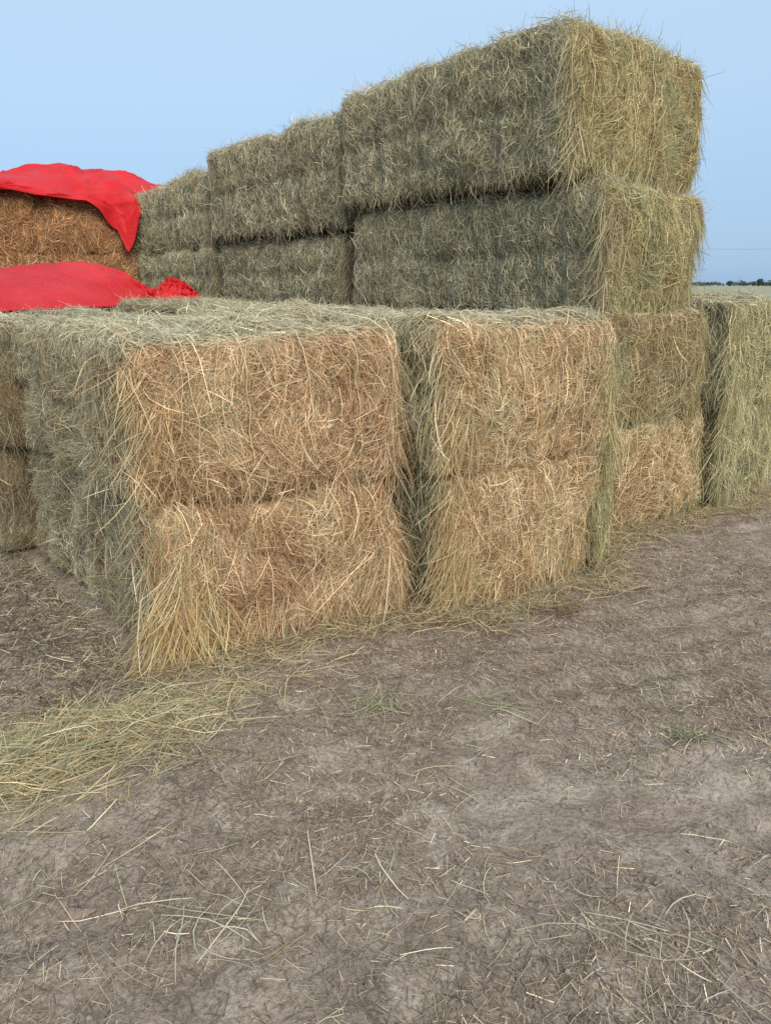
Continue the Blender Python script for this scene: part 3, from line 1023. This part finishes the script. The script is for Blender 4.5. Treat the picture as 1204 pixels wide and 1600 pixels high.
# ------------------------------------------------------------------ loose hay and litter on the ground
rng = np.random.default_rng(77)
P_LITTER = [(1.2, (0.14, 0.107, 0.078)), (4, (0.225, 0.175, 0.128)), (3, (0.30, 0.235, 0.165)), (1.5, (0.47, 0.385, 0.275)), (0.9, (0.36, 0.345, 0.24))]
P_STEM = [(3, (0.44, 0.35, 0.22)), (2, (0.56, 0.49, 0.34)), (2, (0.42, 0.41, 0.27)), (1.5, (0.32, 0.34, 0.21)), (3, (0.28, 0.195, 0.125))]
P_HEAP = [(2, (0.44, 0.335, 0.175)), (3, (0.55, 0.46, 0.265)), (3, (0.62, 0.55, 0.355)), (2.2, (0.45, 0.43, 0.255)), (1.6, (0.31, 0.32, 0.19))]


def lay(rb, x, y, th, L, width, pal, z=None, bend=0.25, k=4, lift=0.012, patch=None, spread=0.22, origin=(0, 0, 0)):
    n = len(x)
    t = np.linspace(-0.5, 0.5, k)
    b = rng.normal(0, bend, n)
    pts = np.zeros((n, k, 3))
    h0 = np.abs(rng.normal(0, lift, n)) * 0.7 + 0.003
    tl = rng.normal(0, lift, n)
    for j in range(k):
        c, s_ = np.cos(th), np.sin(th)
        px = x + c * t[j] * L - s_ * b * L * (t[j] ** 2 * 2)
        py = y + s_ * t[j] * L + c * b * L * (t[j] ** 2 * 2)
        pts[:, j, 0], pts[:, j, 1] = px, py
        pts[:, j, 2] = ground_h(px, py) + np.maximum(h0 + tl * t[j] * 2, 0.0015) + (0 if z is None else z)
    T = norm(pts[:, -1] - pts[:, 0])
    up = np.array([0, 0, 1.0])
    S = norm(np.cross(T, up))
    ph = rng.normal(0, 0.5, n)[:, None]
    side = norm(S * np.cos(ph) + up * np.sin(ph))[:, None].repeat(k, 1)
    rb.add(pts - np.array(origin), side, width * rng.uniform(0.6, 1.4, n), pick_tint(rng, n, pal, spread, patch), taper=0.6)


def keep(x, y, m):
    return x[m], y[m]


# trodden chaff: fine broken straw, thick in drifts and thin on the crusted patches
n = 190000
r = 1.1 + (6.2 - 1.1) * rng.random(n) ** 0.8
th0 = rng.uniform(-0.72, 0.72, n)
x, y = r * np.sin(th0), r * np.cos(th0)
p = np.stack([x, y, np.zeros(n)], 1)
dens = 0.5 + 0.55 * vnoise(p, 1.3, 31) + 0.45 * vnoise(p, 4.0, 32) + 0.2 * vnoise(p, 11, 34)
m = rng.random(n) < np.clip(dens * 1.3 + 0.06, 0.05, 1)
x, y = keep(x, y, m)
n = len(x)
rb = Ribbons()
lay(rb, x, y, rng.uniform(0, math.pi, n), 0.012 + 0.055 * rng.random(n) ** 2, 0.0031, P_LITTER, k=2, lift=0.005, spread=0.38, patch=vnoise(np.stack([x, y, x * 0], 1), 2.0, 33))
rb.build('trodden_chaff', M_LITTER, kind='stuff')

# longer stems lying about
n = 5200
r = 1.15 + 5.5 * rng.random(n) ** 0.9
th0 = rng.uniform(-0.72, 0.72, n)
x, y = r * np.sin(th0), r * np.cos(th0)
p = np.stack([x, y, np.zeros(n)], 1)
m = rng.random(n) < np.clip(0.45 + 0.8 * vnoise(p, 1.6, 41) + 0.3 * vnoise(p, 5, 42), 0.06, 1)
x, y = keep(x, y, m)
n = len(x)
rb = Ribbons()
lay(rb, x, y, rng.uniform(0, math.pi, n), 0.04 + 0.2 * rng.random(n) ** 3, 0.0022, P_STEM, k=5, lift=0.007, bend=0.15, spread=0.35)
rb.build('scattered_stems', M_LITTER, kind='stuff')

# skirt of fallen hay along the feet of the bales
fx, fy = [], []
line = [(-0.06, -0.05), (-0.33, 1.3), (-0.50, 1.42), (-0.58, 2.6), (-0.24, 2.95), (-0.25, 4.3), (-0.4, 4.45), (-0.25, 5.6)]
for (u0, v0), (u1, v1) in zip(line[:-1], line[1:]):
    L = math.hypot(u1 - u0, v1 - v0)
    n = int(1500 * L)
    t = rng.random(n)
    d = rng.exponential(0.075, n)
    x, y = uv2w(u0 + (u1 - u0) * t - d + rng.normal(0, 0.03, n), v0 + (v1 - v0) * t + rng.normal(0, 0.05, n))
    fx.append(x)
    fy.append(y)
x, y = np.concatenate(fx), np.concatenate(fy)
n = len(x)
rb = Ribbons()
lay(rb, x, y, rng.uniform(0, math.pi, n), 0.05 + 0.18 * rng.random(n) ** 1.5, 0.0028, P_STEM + [(5, (0.55, 0.44, 0.24))], z=rng.random(n) * 0.02, k=4, lift=0.015)
# a thinner one along the shaded left side
n = 2500
u_ = rng.uniform(0, 4.5, n)
x, y = uv2w(u_, -np.abs(rng.normal(0, 0.18, n)) - 0.02 - 0.15 * (u_ > 2))
lay(rb, x, y, rng.uniform(0, math.pi, n), 0.04 + 0.14 * rng.random(n) ** 1.5, 0.0028, P_SIDE, k=3, lift=0.012)
# trampled chaff in the lane on the left, dark brown to paint in the stack's shadow
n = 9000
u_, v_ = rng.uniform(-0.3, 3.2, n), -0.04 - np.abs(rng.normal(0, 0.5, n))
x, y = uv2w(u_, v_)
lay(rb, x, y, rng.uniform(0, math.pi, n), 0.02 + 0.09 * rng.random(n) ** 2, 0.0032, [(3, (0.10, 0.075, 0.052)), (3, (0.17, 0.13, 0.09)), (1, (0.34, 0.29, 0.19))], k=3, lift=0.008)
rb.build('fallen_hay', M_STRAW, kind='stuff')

# heap of loose yellow green hay left of the near corner
hx, hy = -1.22, 2.42
n = 5000
e1 = np.where(rng.random(n) < 0.85, 1, 1.7) * rng.normal(0, 1, n)
e2 = np.where(rng.random(n) < 0.85, 1, 2.3) * rng.normal(0, 1, n)
dirx, diry = math.cos(math.radians(38)), math.sin(math.radians(38))
lx = e1 * 0.40
ly = e2 * (0.12 + 0.07 * vnoise(np.stack([e1, e1 * 0, e1 * 0], 1), 1.5, 9))
x = hx + lx * dirx - ly * diry
y = hy + lx * diry + ly * dirx
hz = 0.06 * np.exp(-(lx / 0.42) ** 2 - (ly / 0.18) ** 2) * rng.random(n)
rb = Ribbons()
lay(rb, x, y, math.radians(34) + rng.normal(0, 0.75, n) + 0.5 * vnoise(np.stack([x, y, x * 0], 1), 6, 61), 0.05 + 0.27 * rng.random(n) ** 1.8, 0.0026, P_HEAP, z=hz, bend=0.13, k=5, lift=0.018, spread=0.28, origin=(hx, hy, 0))
o = rb.build('loose_hay_heap', M_STRAW, label='heap of loose yellow green hay on the ground below the near corner', category='hay heap')
o.location = (hx, hy, 0)


def at_ground(px, py):
    X, Y = (px - 602) / 1202, (800 - py) / 1202
    c, s_ = math.cos(PITCH), math.sin(PITCH)
    t = -CAM_H / (-s_ + Y * c)
    return X * t, (c + Y * s_) * t


clumps = [(1075, 1150, 110, 0.10, 'dark', 'dark green tuft of hay on the ground at the right'),
          (985, 1465, 22, 0.20, 'pale', 'spidery clump of pale stalks near the bottom right of the ground'),
          (580, 1100, 60, 0.16, 'green', 'thin greenish wisp of hay below the second pair of bales'),
          (310, 1445, 26, 0.17, 'pale', 'fan of pale stems at the lower left of the ground'),
          (875, 960, 160, 0.13, 'brown', 'dark brown mat of matted straw in front of the golden bales'),
          (1120, 1525, 9, 0.2, 'pale', 'loose cross of stiff pale stalks at the bottom right corner'),
          (770, 1110, 34, 0.2, 'green', 'long drawn wisp of green hay in the middle of the ground'),
          (1010, 1075, 34, 0.14, 'green', 'small flat green wisp right of the middle'),
          (560, 1365, 12, 0.14, 'pale', 'few yellow stems lying crossed in the lower middle')]
PAL = {'green': [(2, (0.34, 0.335, 0.19)), (2, (0.44, 0.42, 0.26)), (2, (0.22, 0.235, 0.12))],
       'dark': [(3, (0.17, 0.175, 0.095)), (2, (0.27, 0.265, 0.15)), (1.5, (0.44, 0.41, 0.27))],
       'pale': [(3, (0.52, 0.47, 0.33)), (2, (0.40, 0.40, 0.26)), (1, (0.58, 0.53, 0.40))],
       'brown': [(3, (0.20, 0.14, 0.085)), (2, (0.30, 0.22, 0.13)), (1, (0.13, 0.09, 0.06))]}
for px, py, n, size, kind_, lab in clumps:
    cx, cy = at_ground(px, py)
    rb = Ribbons()
    th = rng.normal(rng.uniform(0, math.pi), 0.9, n)
    x = cx + rng.normal(0, size * 0.45, n)
    y = cy + rng.normal(0, size * 0.35, n)
    lay(rb, x, y, th, size * (0.4 + 1.5 * rng.random(n) ** 1.6), 0.0025, PAL[kind_], z=rng.random(n) * 0.012, bend=0.2, k=5, lift=0.009, origin=(cx, cy, 0))
    o = rb.build('straw_clump', M_LITTER, label=lab, category='straw clump', group='straw clumps on the bare ground')
    o.location = (cx, cy, 0)

# crumbs of dry earth
M_CRUMB = plain('earth_crumbs', (0.25, 0.205, 0.165), 0.95, 40, 0.35)
n = 9000
r = 1.1 + 4.8 * rng.random(n) ** 0.85
th0 = rng.uniform(-0.72, 0.72, n)
x, y = r * np.sin(th0), r * np.cos(th0)
p = np.stack([x, y, np.zeros(n)], 1)
m = rng.random(n) < np.clip(0.4 + 0.9 * vnoise(p, 1.9, 51) + 0.5 * vnoise(p, 6, 52), 0.03, 1)
x, y = keep(x, y, m)
n = len(x)
sz = 0.0022 + 0.0085 * rng.random(n) ** 4
octa = np.array([(1, 0, 0), (0, 1, 0), (-1, 0, 0), (0, -1, 0), (0, 0, 0.8), (0, 0, -0.8)], float)
v = octa[None] * (sz[:, None] * rng.uniform(0.6, 1.4, (n, 6)))[:, :, None] + rng.normal(0, 0.25, (n, 6, 3)) * sz[:, None, None]
v = v + np.stack([x, y, ground_h(x, y) + sz * 0.3], 1)[:, None]
tri = np.array([(0, 1, 4), (1, 2, 4), (2, 3, 4), (3, 0, 4), (1, 0, 5), (2, 1, 5), (3, 2, 5), (0, 3, 5)])
link('earth_crumbs', mesh_np('earth_crumbs', v.reshape(-1, 3), (tri[None] + 6 * np.arange(n)[:, None, None]).reshape(-1, 3)), M_CRUMB, kind='stuff')

# a few clods
M_CLOD = plain('dry_clod', (0.21, 0.16, 0.125), 0.95, 60, 0.45)
for px, py, r, lab in ((8, 1008, 0.03, 'grey clod of earth at the left edge beside the shaded bales'),
                       (125, 1418, 0.022, 'flat reddish clod lying at the lower left')):
    cx, cy = at_ground(px, py)
    g, k = np.meshgrid(np.linspace(0, 2 * math.pi, 25), np.linspace(0, math.pi, 15))
    d = np.stack([np.sin(k) * np.cos(g), np.sin(k) * np.sin(g), np.cos(k)], -1).reshape(-1, 3)
    d = d * (1 + 0.4 * vnoise(d, 1.6, int(px)) + 0.3 * vnoise(d, 4, int(py)) + 0.12 * vnoise(d, 9, 3))[:, None] * r * np.array([1.6, 1.0, 0.35])
    kk = (np.arange(14)[:, None] * 25 + np.arange(24)[None, :]).ravel()
    o = link('earth_clod', mesh_np('earth_clod', d, np.stack([kk, kk + 25, kk + 26, kk + 1], 1)), M_CLOD, label=lab, category='clod', group='clods on the bare ground')
    o.location = (cx, cy, float(ground_h(np.array([cx]), np.array([cy]))[0]) + r * 0.08)

# ------------------------------------------------------------------ far field: trees, wire, mast
M_LEAF = plain('far_foliage', (0.055, 0.085, 0.06), 0.9, 0.4, 0.4)
M_BARK = plain('far_bark', (0.09, 0.07, 0.055), 0.9, 2.0, 0.2)
rng2 = np.random.default_rng(5)


def crown_mesh(name, specs):
    vs, qs, off = [], [], 0
    for cx, cy, h, w, n in specs:
        # leaf clumps spread through an uneven crown
        d = norm(rng2.normal(0, 1, (n, 3)))
        rad = rng2.random(n) ** 0.4
        lump = 1 + 0.35 * vnoise(d + cx, 1.8, 3)
        c = d * rad[:, None] * lump[:, None] * np.array([w * 0.5, w * 0.5, h * 0.42]) + np.array([cx, cy, h * 0.55])
        a = norm(rng2.normal(0, 1, (n, 3)))
        b = norm(np.cross(a, rng2.normal(0, 1, (n, 3))))
        sz = (h * rng2.uniform(0.07, 0.14, n))[:, None]
        v = np.stack([c - a * sz - b * sz * 0.6, c + a * sz - b * sz * 0.5, c + a * sz * 0.8 + b * sz, c - a * sz * 0.7 + b * sz * 0.8], 1)
        vs.append(v.reshape(-1, 3))
        qs.append(np.arange(4 * n).reshape(n, 4) + off)
        off += 4 * n
    return mesh_np(name, np.concatenate(vs), np.concatenate(qs))


def trunk_mesh(name, h, r):
    v, q = [], []
    for i, (z, k) in enumerate(((0, 1.3), (0.3, 1.0), (0.8, 0.45))):
        for g in range(6):
            v.append((k * r * math.cos(g * math.pi / 3), k * r * math.sin(g * math.pi / 3), z * h))
    for i in range(2):
        for g in range(6):
            q.append((i * 6 + g, i * 6 + (g + 1) % 6, i * 6 + 6 + (g + 1) % 6, i * 6 + 6 + g))
    return mesh_np(name, np.array(v), np.array(q))


spec = []
for i in range(1300):
    x = rng2.uniform(-900, 1100)
    spec.append((x, 830 + rng2.uniform(0, 60), rng2.uniform(3.0, 5.6) * (1.15 if rng2.random() < 0.2 else 1), rng2.uniform(6, 14), 60))
link('distant_woodland', crown_mesh('distant_woodland', spec), M_LEAF, kind='stuff')
for x, y, h, w, lab in ((372, 800, 7.0, 8, 'tallest rounded tree on the horizon at the right'),
                        (345, 805, 5.6, 7, 'smaller tree on the horizon next to the thin mast'),
                        (383, 790, 5.2, 8, 'broad low tree on the horizon close to the right edge')):
    r_ = empty('far_tree', (x, y, 0), label=lab, category='tree', group='trees on the horizon')
    link('trunk', trunk_mesh('trunk', h, 0.25), M_BARK, r_)
    link('crown', crown_mesh('crown', [(0, 0, h, w, 260)]), M_LEAF, r_)

M_POLE = plain('weathered_pole', (0.16, 0.15, 0.14), 0.8, 3, 0.2)
M_WIRE = plain('power_wire', (0.12, 0.12, 0.13), 0.5)


def tube(name, pts, r, n=5):
    p = np.array(pts, float)
    T = norm(np.gradient(p, axis=0))
    ref = np.array([0, 1.0, 0]) if abs(T[0, 1]) < 0.9 else np.array([1.0, 0, 0])
    S = norm(np.cross(T, ref))
    U = np.cross(S, T)
    rr = np.broadcast_to(np.array(r, float), (len(p),))[:, None]
    v = np.stack([p + rr * (S * math.cos(2 * math.pi * g / n) + U * math.sin(2 * math.pi * g / n)) for g in range(n)], 1).reshape(-1, 3)
    q = [(i * n + g, i * n + (g + 1) % n, i * n + n + (g + 1) % n, i * n + n + g) for i in range(len(p) - 1) for g in range(n)]
    return mesh_np(name, v, np.array(q), smooth=True)


pl = empty('power_line', (65, 150, 0), label='thin dark overhead wire crossing the sky at the right above the field', category='power line')
for dx in (-35, 35):
    link('pole', tube('pole', [(dx, 0, 0), (dx, 0, 4), (dx, 0, 9.0)], (0.16, 0.13, 0.1), 8), M_POLE, pl)
xs = np.linspace(-35, 35, 30)
link('wire', tube('wire', [(a_, 0, 8.7 - 0.75 * (1 - (a_ / 35) ** 2)) for a_ in xs], 0.022), M_WIRE, pl)
ms = empty('radio_mast', (347, 790, 0), label='thin mast rising above the trees on the horizon', category='mast')
link('shaft', tube('shaft', [(0, 0, 0), (0, 0, 5), (0, 0, 10.5)], (0.3, 0.2, 0.1), 6), M_POLE, ms)
